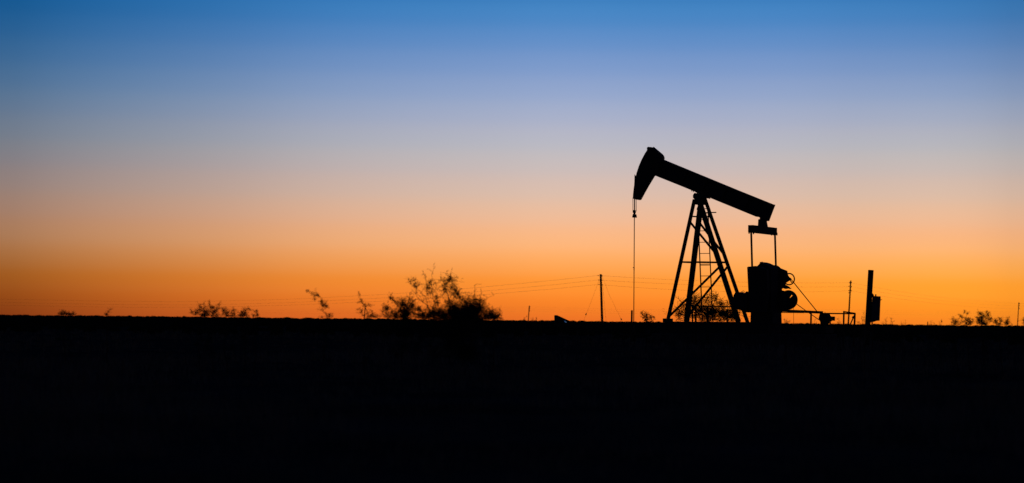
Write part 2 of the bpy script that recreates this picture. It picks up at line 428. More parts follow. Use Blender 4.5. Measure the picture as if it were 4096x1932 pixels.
# lower sheave (big grooved wheel) and upper brake wheel
def disc(m, X, Y, w, r, t, hole=None):
    c = pw(X, Y, w); n = 40
    if hole is None:
        m.slab([c + (UD * math.cos(2 * math.pi * i / n) + ZD * math.sin(2 * math.pi * i / n)) * r for i in range(n)], WD * t)
    return c
m = MB(); c = pw(3153.5, 1199.5, .75)
m.ring(c, WD, UD, .37, .085, 44, 10); m.tube([c - WD * .14, c + WD * .14], .1, 16)
m.slab([c + (UD * math.cos(a_) + ZD * math.sin(a_)) * .37 for a_ in [1.0 + (6.283 - .24) * i / 40 for i in range(41)]] + [c], WD * .03)
sh = part(m, 'belt_sheave')
m = MB(); c2 = pw(3156.5, 1116.5, .95)
m.ring(c2, WD, UD, .262, .03, 40, 8); m.tube([c2 - WD * .12, c2 + WD * .12], .07, 12)
for a_ in (2.3, 3.3, -.86):
    m.bar(c2, c2 + (UD * math.cos(a_) + ZD * math.sin(a_)) * .26, .035)
part(m, 'brake_wheel')
m = MB(); m.tube([pw(3160, 1112, .95), pw(3267, 1244.5, .95)], .022, 6); part(m, 'brake_rod')
m = MB(); m.tube([pw(3177, 1209, .75), pw(3221, 1241.3, .75), pw(3279, 1281, .75)], .019, 6); part(m, 'drive_belt')
m = MB(); m.tube([pw(3174, 1222, .6), pw(3174.5, 1260, .6), pw(3175, 1320, .6)], .009, 5); part(m, 'hanging_cable', 'cable')
# rounded brake drum on the tower side of the gearbox
m = MB(); slab(m, [(2930.5, 1190), (2931.5, 1180), (2936, 1174.5), (2941.6, 1171), (2955.6, 1168.3), (2972, 1170), (2979.4, 1175), (2980.8, 1166.5), (2996, 1165.5), (3010, 1170), (3010, 1250), (2990, 1250), (2969.6, 1243.5), (2941.6, 1232), (2931, 1221)], -.7, .28)
part(m, 'brake_drum', bevel=.02)
m = MB(); m.bar(pw(2980, 1245, -.7), pw(2996, 1292, -.7), .05); part(m, 'drum_strut')
# motor
m = MB(); slab(m, [(3276.5, 1254), (3321, 1255), (3325, 1263), (3329, 1265), (3331, 1285), (3320, 1289), (3316, 1300), (3279, 1300), (3277.7, 1288), (3271, 1274)], .3, .22)
mo = part(m, 'motor', bevel=.02)
m = MB(); slab(m, [(3329, 1266), (3333.4, 1266.5), (3334.3, 1274), (3333, 1282), (3329, 1283)], .3, .15); part(m, 'end_cap', parent=mo)
m = MB(); slab(m, [(3298, 1255), (3300, 1247), (3302, 1255)], .3, .02); part(m, 'lifting_eye', parent=mo)
m = MB(); m.bar(pw(3320, 1286, .3), pw(3328, 1310, .3), .04); part(m, 'motor_foot', parent=mo)
m = MB(); m.bar(pw(3316, 1286, .3), pw(3322, 1310, .3), .03); part(m, 'motor_foot', parent=mo)

# ------------------------------------------------------------------ wellhead, rails, posts near the pump
wp = pw(2534.6, 1385, 0); wp.z = 0
wh = thing('wellhead', wp, 'wellhead fittings at the ground under the hanging rod', 'wellhead')
m = MB(); m.tube([wp, wp + ZD * .45], .11, 14); m.tube([wp + ZD * .30, wp + ZD * .36], .19, 14); m.tube([wp + ZD * .45, wp + ZD * .62], .07, 12); m.build('casing_head', 'rust', wh)
m = MB(); m.tube([wp + ZD * .42 - UD * .75, wp + ZD * .42 + UD * .9], .05, 10); m.build('flow_line', 'rust', wh)
m = MB(); m.ring(wp + ZD * .42 + UD * .5 - WD * .16, WD, UD, .11, .015, 20, 6); m.tube([wp + ZD * .42 + UD * .5, wp + ZD * .42 + UD * .5 - WD * .16], .02, 8); m.build('valve', 'rust', wh)
a, b = pw(2527.6, 1241, -.5), pw(2526.6, 1300, -.5); b = a + (b - a) * ((a.z + .1) / (a.z - b.z))
m = MB(); m.bar(a, b, .066, .066, side=WD); tag(m.build('steel_post', 'rust', origin=b), 'short upright steel post close beside the hanging pump rod', 'post')

def rail(name, label, segs, posts, w, group):
    P0 = pw(posts[0][0], 1300, w); P0.z = 0
    t = thing(name, P0, label, 'railing', group)
    for (x0, y0, x1, y1, th) in segs:
        m = MB(); m.bar(pw(x0, y0, w), pw(x1, y1, w), .05, th / PXM, side=ZD); m.build('rail', 'rust', t)
    for (x0, y0, x1, th) in posts:
        m = MB(); a = pw(x0, y0, w); b = pw(x1, 1300, w); b = a + (b - a) * ((a.z + .05) / (a.z - b.z))
        m.bar(a, b, th / PXM / 1.15, side=WD); m.build('post', 'rust', t)
    return t
G = 'guard rails round the pump'
rail('guard_rail', 'low steel guard rail running below the tower in front of a bush', [(2768, 1223.5, 2936, 1227, 5)], [(2783, 1224, 2783, 7), (2830.6, 1225, 2830.6, 9), (2770, 1224, 2770, 5)], -1.75, G)
rail('guard_rail', 'short lower guard rail with one post beside the rear tower leg', [(2906, 1238, 2945, 1245, 5)], [(2909, 1239, 2909, 6)], -1.6, G)
br = rail('guard_rail', 'long thick guard rail between the gearbox pedestal and end frame, over the motor',
          [(3120, 1242, 3291.5, 1250, 10), (3120, 1250, 3215, 1251, 3), (3288, 1253.5, 3374, 1254.5, 5)], [(3244.5, 1250, 3243.5, 6)], -.9, G)
t = rail('guard_rail', 'end frame of guard rail with slanted top in front of distant pole',
         [(3373, 1246.5, 3421.5, 1254, 5.5), (3374, 1254.5, 3421, 1255, 5)], [(3375.5, 1247, 3374.5, 6), (3419.5, 1253, 3418, 6.5)], -.95, G)
m = MB(); m.bar(pw(3417, 1262, -.9), pw(3400, 1300, -.9), .045); m.tube([pw(3409.5, 1268, -.92), pw(3413, 1270, -.92)], .05, 8); m.build('slanted_prop', 'rust', t)

# ------------------------------------------------------------------ post with the electrical cabinet
ED = 91.0
EP = at_z(3471, ED, 0)
ep = thing('electrical_post', EP, 'thick leaning wooden post with a steel control box mounted on it', 'electrical post')
a = at(3483.7, 1080, ED); b = at(3470.8, 1297, ED); b = a + (b - a) * ((a.z + .15) / (a.z - b.z))
m = MB(); m.bar(a, b, .222, .20, side=(0, 1, 0)); m.build('post', 'wood', ep, bevel=.008)
m = MB(); m.slab([at(x, y, ED - .18) for x, y in ((3491.5, 1184), (3520.8, 1185.5), (3516.5, 1283), (3504, 1283.5), (3498, 1286), (3490, 1288), (3482, 1290))], Vector((0, .14, 0)))
cb = m.build('control_box', 'cab', ep, bevel=.01)
m = MB(); m.bar(at(3519, 1206, ED - .2), at(3522, 1199.5, ED - .2), .035); m.bar(at(3521, 1199.5, ED - .2), at(3528, 1198.6, ED - .2), .03); m.build('switch_handle', 'rust', cb)
m = MB(); m.bar(at(3517, 1230, ED - .2), at(3520.5, 1229.5, ED - .2), .03); m.build('latch', 'rust', cb)
m = MB(); m.bar(at(3516, 1254, ED - .2), at(3519, 1254, ED - .2), .03); m.build('latch', 'rust', cb)
m = MB(); m.tube([at(3502.8, 1186, ED - .15), at(3502.8, 1178, ED - .15)], .03, 8); m.tube([at(3502.8, 1181, ED - .15), at(3502.8, 1177.4, ED - .15)], .035, 8); m.build('conduit_cap', 'rust', ep)
m = MB(); m.slab([at(x, y, ED - .1) for x, y in ((3488, 1172), (3493, 1177), (3496, 1186), (3488, 1190))], Vector((0, .06, 0))); m.build('bracket', 'rust', ep)
a = at(3489.5, 1286, ED - .12); m = MB(); m.tube([a, Vector((a.x + .02, a.y, .0))], .022, 8); m.build('conduit', 'rust', ep)
a = at(3485.5, 1286, ED - .12); m = MB(); m.tube([a, Vector((a.x + .05, a.y, .0))], .012, 6); m.build('conduit', 'rust', ep)

# ------------------------------------------------------------------ utility poles and wires
def pole(name, top, foot, depth, wt, wb_, label, ins, guys=(), group='utility poles across the plain'):
    a = at(*top, depth); b = at(*foot, depth); b = a + (b - a) * ((a.z + .2) / (a.z - b.z))
    t = thing(name, Vector((b.x, b.y, 0)), label, 'utility pole', group)
    m = MB(); m.tube([b, a.lerp(b, .5), a], [wb_ / 2 * depth / FPX, (wb_ + wt) / 4 * depth / FPX, wt / 2 * depth / FPX], 12); m.build('shaft', 'wood', t)
    for (x, y, x0) in ins:
        m = MB(); p = at(x, y, depth); q = at(x0, y + 1, depth); k = depth / FPX
        m.tube([q, p], .5 * k, 6); dx = (p - q).normalized()
        m.tube([p - dx * 1.6 * k, p - dx * .8 * k, p + dx * .8 * k, p + dx * 1.6 * k], [1.0 * k, 2.3 * k, 2.3 * k, 1.0 * k], 8); m.build('insulator', 'porc', t)
    for gpts, knob in guys:
        m = MB(); pts = [at(x, y, depth - dd) for x, y, dd in gpts]; e = pts[-1]; d_ = (pts[-1] - pts[-2]).normalized()
        if e.z > 0: e2 = e + d_ * (e.z / -d_.z)
        else: e2 = e
        m.tube(pts[:-1] + [e, e2], .010, 5); gw = m.build('guy_wire', 'cable', t)
        if knob:
            p = at(*knob[:2], depth - knob[2]); m = MB(); k = depth / FPX
            m.tube([p - d_ * 4 * k, p - d_ * 2 * k, p + d_ * 2 * k, p + d_ * 4 * k], [1 * k, 2.4 * k, 2.4 * k, 1 * k], 8); m.build('strain_insulator', 'porc', gw)
    return t
D1, D2, D3, D5, D4 = 250.0, 375.0, 690.0, 1100.0, 1500.0
pole('utility_pole', (2402.8, 1096.4), (2408.3, 1278), D1, 8.4, 10.2, 'thick wooden utility pole steadied by guy wires near the wellhead',
     [(2392.5, 1102, 2400), (2393.5, 1120, 2401), (2395, 1138, 2402), (2408.5, 1102.5, 2403), (2408.5, 1120.5, 2404), (2410, 1139.5, 2404)],
     [(((2408, 1103, 0), (2440, 1186, .5), (2485, 1277, 1)), (2485, 1277, 1)), (((2398, 1118, 0), (2372, 1186, .5), (2337, 1278, 1)), (2344, 1257, .9)), (((2411, 1140, 0), (2416, 1200, 2), (2424, 1281, 4)), None)])
pole('utility_pole', (3403, 1122.5), (3393, 1297), D2, 5.6, 6.8, 'leaning utility pole standing beyond the end frame of the guard rail',
     [(3398.3, 1130.5, 3402), (3395.5, 1145.5, 3401), (3395.5, 1162, 3400), (3395.5, 1171, 3399), (3406, 1130, 3402), (3405.5, 1147, 3401), (3405, 1162.5, 3400)])
pole('utility_pole', (4075.5, 1209.5), (4070, 1300), D3, 3.2, 3.8, 'small utility pole past the straggly shrubs close to the picture edge',
     [(4077.5, 1214, 4075), (4077, 1222, 4075), (4076.5, 1233, 4074)])
pole('utility_pole', (2117.3, 1223), (2113.3, 1279), D5, 3.6, 4.0, 'tiny distant utility pole between the big mesquite and the slanted steel housing',
     [(2119.5, 1227, 2117), (2119, 1235, 2116), (2118.5, 1243, 2116)])
pole('utility_pole', (1460.5, 1231.5), (1457, 1271), D4, 3.8, 4.2, 'smallest far utility pole among wispy saplings beside the big mesquite', [(1461.5, 1235, 1460)])

def wire(pts, rad, label, group):
    ps = []
    for i in range(len(pts) - 1):
        (x0, y0, d0), (x1, y1, d1) = pts[i], pts[i + 1]
        a, b = at(x0, y0, d0), at(x1, y1, d1); ps.append(a)
        for k in range(1, 6): ps.append(a.lerp(b, k / 6))
    ps.append(at(*pts[-1]))
    m = MB(); m.tube(ps, rad, 5); o = m.build('power_line', 'cable', origin=ps[0]); tag(o, label, 'power line', group)
def span(x0, y0, x1, y1, sag, d0, d1, n=8):
    return [(x0 + (x1 - x0) * t, y0 + (y1 - y0) * t + sag * 4 * t * (1 - t), d0 + (d1 - d0) * t) for t in [i / n for i in range(n)]]
names = ('topmost', 'middle', 'lowest')
LEFT = ([(-900, 1165), (0, 1196.2), (450, 1205), (700, 1206.5), (900, 1203.5), (1160, 1197), (1480, 1180.5), (1740, 1164.5), (2000, 1142), (2240, 1118.5)],
        [(-900, 1180), (0, 1209.5), (450, 1218), (700, 1219.5), (900, 1217.5), (1160, 1210.5), (1480, 1194.5), (1740, 1180), (2000, 1159), (2240, 1136.5)],
        [(-900, 1193), (0, 1221), (450, 1228.5), (700, 1229.5), (900, 1227.5), (1160, 1220.5), (1480, 1207), (1740, 1194), (2000, 1173.5), (2240, 1153.5)])
for i, ((lx), y1, y2, ys2, y3) in enumerate(zip(LEFT, (1102, 1120, 1138), (1131, 1147, 1163), (10, 10, 16), (1214, 1224, 1236))):
    pts = [(x, y, D1 + (2392 - x) * .0004 * D1) for x, y in lx]
    pts += span(2392, y1, 3400, y2, ys2, D1 - .3, D2 - .3) + span(3404, y2, 4076, y3, 14, D2 - .3, D3 - .3)
    pts += [(4076, y3, D3 - .3), (4300, y3 + 12, D3 + 130), (4700, y3 + 18, D3 + 350)]
    wire(pts, .010, '%s of three near wires strung between the larger utility poles' % names[i], 'wires on the near power line')
for i, y in enumerate((1227, 1235, 1243)):
    pts = span(1461, y + 8, 2117, y, 6, D4, D5 - .5) + span(2117, y, 2900, y + 12, 5, D5 - .5, D5) + [(2900, y + 12, D5), (3300, y + 12, D5 + 150), (3600, y + 15, D5 + 200), (4400, y + 25, D5 + 300)]
    pts = [(700, y + 18, D4 + 400), (1100, y + 14, D4 + 200)] + pts
    wire(pts, .014, '%s of three faint far wires low over the horizon' % names[i], 'wires on the far power line')

# ------------------------------------------------------------------ slanted steel housing and fence post
HD = 170.0
hp = at_z(2240, HD, 0)
hs = thing('equipment_housing', hp, 'dark slanted steel housing with a shiny sloping lid, beside the thick guyed pole', 'equipment housing')
m = MB(); m.slab([at(x, y, HD) for x, y in ((2217.5, 1262), (2219, 1260.5), (2229, 1261), (2268, 1279), (2300, 1292), (2300, 1310), (2288, 1310), (2218, 1306))], Vector((0, .7, 0))); m.build('shell', 'rust', hs, bevel=.03)
a, b, c_, d_ = at(2253, 1281, HD - .75), at(2258, 1281, HD - .75), at(2268, 1291, HD - 4.2), at(2261.5, 1291, HD - 4.2)
m = MB(); m.slab([a, b, c_, d_], Vector((0, 0, .012))); m.build('glint_sheet', 'galv', hs)  # sheet added and tilted so that it mirrors the horizon glow
for X in (2224, 2288):
    m = MB(); p = at(X, 1302, HD - .5); m.bar(p, Vector((p.x, p.y, -.1)), .14); m.build('leg', 'rust', hs)
a = at(3711, 1286.5, 160); m = MB(); m.bar(a, Vector((a.x, a.y, -.2)), .06, side=(0, 1, 0)); tag(m.build('fence_post', 'wood', origin=(a.x, a.y, 0)), 'short fence post poking above the horizon beside straggly shrubs', 'fence post')

# ------------------------------------------------------------------ shrubs
def shrub(name, label, cat, depth, clumps, branches=(), basex=None, leaf=.034, spread=.5, sc=(0, 0, 1), group='shrubs on the plain', leafmat='leaf', fill=True, low=1.0, thin=1.0):
    ox, oy, s = sc
    C = [(ox + c[0] / s, oy + c[1] / s, c[2] / s, c[3] / s, c[4] * thin) for c in clumps]
    BR = [[(ox + x / s, oy + y / s) for x, y in b] for b in branches]
    px = FPX / depth
    bx = basex if basex is not None else sum(c[0] * c[2] for c in C) / sum(c[2] for c in C)
    base = at_z(bx, depth, 0); base.z = gz(base.x, base.y)
    t = thing(name, base, label, cat, group)
    rnd = random.Random(int(bx * 7 + depth))
    f = MB(); br = MB()
    wid = (max(c[0] for c in C) - min(c[0] for c in C)) / px
    nodes = [(base, 1.0)]
    for k in range(max(2, int(wid / .35))):                          # several stems from the ground
        p = base + Vector((rnd.uniform(-.5, .5) * wid * .7, rnd.uniform(-.3, .3) * spread, 0)); p.z = gz(p.x, p.y) - .05
        nodes.append((p, .9))
    for b in BR:
        yy = rnd.uniform(-.25, .25) * spread
        pts = [at(x, y, depth + yy + .1 * rnd.gauss(0, 1) * spread) for x, y in b]
        low_ = pts[0]; nb = min(nodes, key=lambda n: (n[0] - low_).length)[0]
        fine = []
        chain = [nb.lerp(low_, .5) + Vector((rnd.gauss(0, .04), rnd.gauss(0, .04), 0))] + pts
        chain = [nb] + chain
        for i in range(len(chain) - 1):
            for k in range(3):
                q = chain[i].lerp(chain[i + 1], k / 3); j = .012 * depth / 40
                fine.append(q + Vector((rnd.gauss(0, j), rnd.gauss(0, j), rnd.gauss(0, j * .6))) * (1 if k else .3))
        fine.append(chain[-1]); n = len(fine)
        br.tube(fine, [max(.0022, .010 * (1 - i / n) ** .8) * depth / 40 for i in range(n)], 5)
        nodes += [(p, .5) for p in fine[4:]]
        for p in fine[5:]:                                            # side twigs
            if rnd.random() < .6:
                q = p + Vector((rnd.gauss(0, .05), rnd.gauss(0, .05), rnd.uniform(-.02, .07))) * depth / 40
                br.tube([p, p.lerp(q, .5) + Vector((0, 0, .01)), q], [.003 * depth / 40, .0022 * depth / 40, .0014 * depth / 40], 4)
                leaves(f, rnd, p, q, 8, leaf * .5)
    extra = []
    if fill:                                                          # the plant goes on below the skyline, down to its foot
        ybase = 1283 + EYE * px
        for c in C:
            if c[1] > 1225 and c[4] >= .5:
                if c[1] + c[3] > 1255: extra.append((c[0], c[1] + c[3] * .9, c[2] * 1.1, c[3] * .6, c[4] * .8))
                for k in range(2):
                    u = rnd.uniform(.15, .75)
                    extra.append((c[0] + (bx - c[0]) * .3 * u + rnd.gauss(0, 12), c[1] + (ybase - c[1]) * u, c[2] * 1.1, c[3] * 1.2, .35 * low))
    for (x, y, rx, ry, dn) in sorted(C + extra, key=lambda c: -c[1]):
        cen = at(x, y, depth + rnd.gauss(0, .35) * spread)
        RX, RY = rx / px, ry / px
        lowers = [n[0] for n in nodes if n[0].z < cen.z - .01]
        if lowers:
            nb = min(lowers, key=lambda n: (n - cen).length)
            mid = nb.lerp(cen, .5) + Vector((rnd.gauss(0, .05), rnd.gauss(0, .05), .02)) * depth / 40
            br.tube([nb, mid, cen], [.003 * depth / 40, .0022 * depth / 40, .001 * depth / 40], 4)
            nodes.append((mid, .3))
        nodes.append((cen, .3))
        leaf_ = leaf * .5
        nl = (dn ** 1.25) * math.pi * RX * RY * 3.9 / (leaf_ * leaf_ * .15)
        per = 8; ntw = max(2, int(nl / per))
        for k in range(ntw):
            a_ = rnd.uniform(0, 6.283); rr = min(1.5, abs(rnd.gauss(0, .8)))
            p = cen + Vector((math.cos(a_) * rr * RX, rnd.gauss(0, .5) * RX, math.sin(a_) * rr * RY))
            d_ = Vector((rnd.gauss(0, 1) + math.cos(a_) * .8, rnd.gauss(0, 1), rnd.gauss(0, .8) + math.sin(a_) * .6 + .35)).normalized()
            q = p + d_ * min(leaf * 3.4, .45 * (RX + RY)) * rnd.uniform(.4, 1.6)
            br.tube([p, q], [.0022 * depth / 40, .001 * depth / 40], 3, cap=False)
            leaves(f, rnd, p, q, per, leaf_)
    br.build('stem', 'bark', t)
    f.build('foliage', leafmat, t)
    return t
def leaves(f, rnd, p, q, n, leaf):
    for i in range(n):
        c = p.lerp(q, (i + rnd.random()) / n)
        d = Vector((rnd.gauss(0, 1), rnd.gauss(0, 1), rnd.gauss(0, 1) - .3)).normalized()
        s = d.cross(Vector((rnd.gauss(0, 1), rnd.gauss(0, 1), rnd.gauss(0, 1)))).normalized()
        l = leaf * rnd.uniform(.6, 1.3); w = l * .2
        f.add([c, c + d * l * .5 + s * w, c + d * l, c + d * l * .5 - s * w], [(0, 1, 2, 3)])

A = (1480, 1040, 4.05)
big = [(1380, 840, 110, 120, .85), (1560, 820, 130, 130, .85), (1720, 830, 120, 120, .85), (1500, 905, 280, 55, .9), (1340, 780, 70, 60, .8), (1660, 775, 90, 65, .85), (1790, 770, 60, 80, .6),
 (1180, 900, 120, 60, .9), (1020, 840, 80, 90, .8), (940, 910, 60, 50, .5), (1110, 860, 60, 60, .4),
 (1215, 395, 40, 40, .7), (1210, 470, 32, 60, .9), (1300, 330, 35, 50, .8), (1160, 320, 40, 50, .25), (1220, 280, 60, 45, .22), (1380, 330, 60, 50, .2), (1340, 450, 60, 55, .5),
 (1415, 550, 36, 60, .95), (1460, 600, 28, 24, .8), (1380, 490, 50, 40, .4), (940, 450, 36, 65, .75), (980, 370, 32, 50, .45), (965, 535, 45, 38, .5), (735, 430, 30, 24, .6), (680, 350, 70, 50, .16), (820, 400, 50, 20, .3), (770, 520, 70, 30, .15),
 (1060, 380, 28, 24, .6), (1080, 470, 60, 60, .16), (1075, 600, 34, 34, .7), (1090, 690, 34, 40, .8), (1180, 600, 60, 40, .2), (1330, 560, 70, 60, .25), (1270, 680, 40, 30, .7), (830, 650, 60, 50, .12), (950, 610, 40, 30, .25), (880, 270, 30, 40, .18),
 (1560, 670, 80, 50, .3), (1620, 620, 90, 35, .25), (1760, 640, 70, 36, .25), (1720, 700, 80, 40, .3), (1480, 470, 40, 60, .1), (1660, 575, 50, 30, .18), (1600, 560, 30, 40, .18), (1850, 570, 40, 20, .12), (1180, 780, 60, 60, .3), (1240, 740, 50, 70, .3)]
bigbr = [[(1130, 950), (1060, 760), (1010, 620), (1000, 400), (1005, 250), (1030, 90)], [(960, 860), (930, 740), (900, 590), (830, 520), (700, 420), (640, 360)],
 [(1300, 820), (1270, 640), (1250, 520), (1210, 420), (1290, 320), (1310, 240), (1330, 120)], [(1340, 700), (1360, 600), (1400, 520), (1390, 440)], [(1285, 330), (1255, 260), (1250, 160)],
 [(990, 400), (900, 290), (850, 170)], [(1560, 690), (1700, 640), (1850, 650), (2010, 570)], [(1700, 640), (1690, 500), (1705, 400)], [(1780, 645), (1795, 560), (1800, 480)], [(1860, 790), (1900, 750), (1960, 720)],
 [(1110, 860), (1090, 720), (1070, 600), (1060, 520)], [(740, 440), (720, 340), (740, 310)], [(640, 360), (630, 320)], [(720, 430), (830, 400), (870, 385)], [(1290, 320), (1380, 280), (1430, 290)], [(1150, 330), (1140, 250)], [(1270, 700), (1400, 690), (1560, 620)], [(940, 740), (800, 640), (750, 560), (690, 500)]]
shrub('mesquite_bush', 'tall mesquite bush with a dense dark foot and open wispy crown', 'bush', 40, big, bigbr, basex=1815, sc=A, spread=.8, leaf=.036)
leftlow = [(860, 880, 55, 50, .7), (790, 800, 50, 38, .8), (730, 870, 50, 50, .35), (680, 740, 45, 65, .75), (660, 650, 60, 38, .3), (570, 860, 75, 90, .95), (540, 720, 55, 65, .75), (620, 800, 50, 60, .5), (410, 890, 45, 55, .75), (360, 840, 40, 60, .35), (275, 790, 28, 50, .9),
 (220, 830, 40, 90, .25), (300, 900, 70, 40, .4), (390, 660, 60, 40, .35), (335, 615, 24, 28, .7), (450, 720, 40, 60, .25), (500, 640, 40, 30, .2), (800, 900, 70, 40, .4), (470, 830, 40, 70, .25)]
shrub('mesquite_bush', 'ragged lower bush joining the tall mesquite on the side away from the pump', 'bush', 41.5, leftlow, [[(560, 860), (470, 760), (390, 660), (330, 600), (360, 540)], [(640, 640), (640, 560), (660, 520)], [(560, 800), (540, 700), (530, 640)]], basex=1610, sc=A, spread=.7, thin=1.25)
shrub('mesquite_bush', 'small rounded bush trailing from the tall mesquite towards the pump', 'bush', 42, [(1950, 870, 75, 60, .7), (2000, 910, 90, 40, .6), (2050, 900, 50, 50, .55), (1880, 900, 40, 40, .6), (2100, 880, 30, 60, .2), (2080, 810, 25, 25, .15), (1960, 810, 40, 30, .3)], [[(2060, 940), (2110, 880), (2085, 790)], [(1980, 900), (1900, 760)]], sc=A, spread=.4)
Bc = (1160, 1130, 6.44)
shrub('sapling', 'wispy sapling leaning far over with a long bent stem', 'sapling', 36,
 [(425, 190, 24, 36, .45), (490, 240, 40, 24, .35), (590, 300, 28, 26, .6), (640, 430, 18, 50, .5), (700, 310, 50, 44, .25), (810, 485, 46, 42, .85), (840, 575, 30, 40, .7), (925, 600, 36, 44, .9), (965, 640, 44, 26, .5), (930, 520, 46, 50, .3), (1010, 845, 60, 45, .75), (820, 875, 40, 20, .6), (720, 690, 50, 20, .15), (830, 690, 26, 30, .4)],
 [[(960, 870), (880, 760), (835, 690), (840, 600), (810, 480), (760, 360), (690, 290), (640, 200)], [(760, 370), (640, 330), (590, 300), (480, 240), (420, 185)], [(620, 330), (640, 440), (640, 490)], [(850, 610), (920, 600), (990, 650)], [(860, 600), (930, 500)]], sc=Bc, spread=.4, leaf=.034)
shrub('sapling', 'wispy sapling with sparse leaves standing around the smallest far pole', 'sapling', 36,
 [(1805, 310, 40, 36, .3), (1760, 255, 30, 25, .2), (1820, 430, 22, 36, .6), (1860, 490, 46, 26, .55), (1760, 512, 50, 16, .4), (1930, 580, 38, 34, .6), (1890, 610, 30, 20, .4), (2050, 580, 36, 28, .3), (1840, 750, 28, 50, .55), (1750, 690, 50, 24, .2), (2055, 720, 46, 36, .28), (2130, 790, 26, 50, .5), (2060, 860, 80, 36, .5), (2160, 865, 60, 28, .6), (2260, 870, 70, 36, .4), (2330, 870, 50, 36, .3)],
 [[(2010, 880), (1930, 640), (1835, 480), (1790, 370), (1820, 310), (1750, 240)], [(2060, 890), (2120, 780), (2100, 720)], [(1930, 600), (2000, 570), (2060, 570)], [(1900, 870), (1845, 760), (1800, 660), (1710, 710)]], sc=Bc, spread=.4, leaf=.032)
Dc = (700, 1170, 6.44)
shrub('low_shrub', 'darkest tangled low shrub with upright tips, under the wires', 'shrub', 38,
 [(770, 500, 46, 95, .95), (650, 445, 55, 34, .8), (655, 360, 26, 40, .6), (740, 285, 22, 28, .4), (540, 510, 55, 46, .6), (420, 500, 26, 56, .4), (700, 560, 80, 50, .4), (760, 590, 110, 26, .6), (580, 470, 50, 26, .4)], [[(770, 600), (740, 480), (660, 370), (630, 310)], [(770, 500), (740, 380), (745, 270), (770, 210)], [(500, 590), (430, 540), (410, 440)]], sc=Dc, spread=.4, leaf=.03)
shrub('low_shrub', 'tangled low shrub with one tall spike, beside the darkest shrub', 'shrub', 38.5,
 [(985, 510, 32, 75, .85), (960, 405, 80, 40, .6), (975, 380, 24, 24, .7), (895, 265, 20, 44, .5), (880, 345, 30, 36, .4), (850, 540, 36, 46, .7), (910, 500, 56, 46, .5), (1050, 480, 56, 70, .45), (1130, 325, 22, 36, .35), (1155, 260, 14, 30, .2), (1170, 415, 90, 16, .3), (1060, 600, 50, 20, .8), (1080, 560, 30, 40, .5)], [[(940, 600), (890, 440), (885, 320), (900, 220)], [(980, 600), (1060, 460), (1130, 330), (1160, 240)], [(1040, 440), (1180, 410), (1260, 385)]], sc=Dc, spread=.4, leaf=.03)
shrub('low_shrub', 'low shrub with an arched branch and gap in the middle', 'shrub', 38,
 [(1250, 460, 36, 55, .7), (1320, 520, 55, 40, .8), (1380, 495, 30, 50, .4), (1220, 560, 34, 40, .35), (1310, 420, 50, 20, .35), (1500, 450, 50, 50, .4), (1528, 545, 24, 55, .75), (1490, 600, 70, 18, .8), (1340, 600, 60, 20, .7), (1440, 520, 30, 40, .25)], [[(1320, 600), (1270, 480), (1240, 420)], [(1480, 600), (1460, 470), (1500, 410), (1530, 500), (1545, 590)]], sc=Dc, spread=.35, leaf=.03)
shrub('low_shrub', 'low shrub with a hooked tip drooping back down', 'shrub', 38.5,
 [(1740, 500, 44, 44, .75), (1720, 565, 75, 45, .65), (1800, 530, 46, 36, .7), (1855, 590, 40, 26, .7), (1800, 430, 56, 36, .25), (1900, 420, 40, 20, .6), (1935, 445, 14, 24, .6), (1885, 520, 22, 26, .3), (1670, 590, 40, 24, .5), (1840, 460, 24, 36, .3)], [[(1760, 600), (1810, 520), (1850, 440), (1900, 405), (1945, 460)], [(1740, 600), (1740, 480)]], sc=Dc, spread=.35, leaf=.03)
shrub('low_shrub', 'smallest low shrub with one slanting twig, at the end of its row', 'shrub', 38, [(2090, 490, 30, 50, .6), (2120, 550, 24, 36, .65), (2020, 580, 36, 36, .5), (2080, 450, 40, 16, .25)], [[(2010, 610), (2020, 570)], [(2140, 610), (2120, 540), (2080, 450)]], sc=Dc, spread=.3, leaf=.03)
Fc = (0, 1150, 3.68)
shrub('low_shrub', 'isolated flat shrub on the empty dark end of the skyline', 'shrub', 44, [(925, 365, 36, 22, .5), (980, 385, 50, 16, .7), (1075, 385, 28, 18, .7), (900, 385, 26, 16, .6), (1030, 390, 40, 10, .6)], [[(900, 395), (900, 360), (940, 345)]], sc=Fc, spread=.3, leaf=.028)
shrub('low_shrub', 'tiny plant with one slanting shoot, alone on the bare skyline', 'shrub', 44, [(1570, 392, 28, 14, .7), (1600, 350, 14, 20, .3), (1625, 322, 10, 12, .3)], [[(1570, 400), (1595, 355), (1632, 312)]], sc=Fc, spread=.2, leaf=.026)
Tc = (2620, 1000, 3.7975)
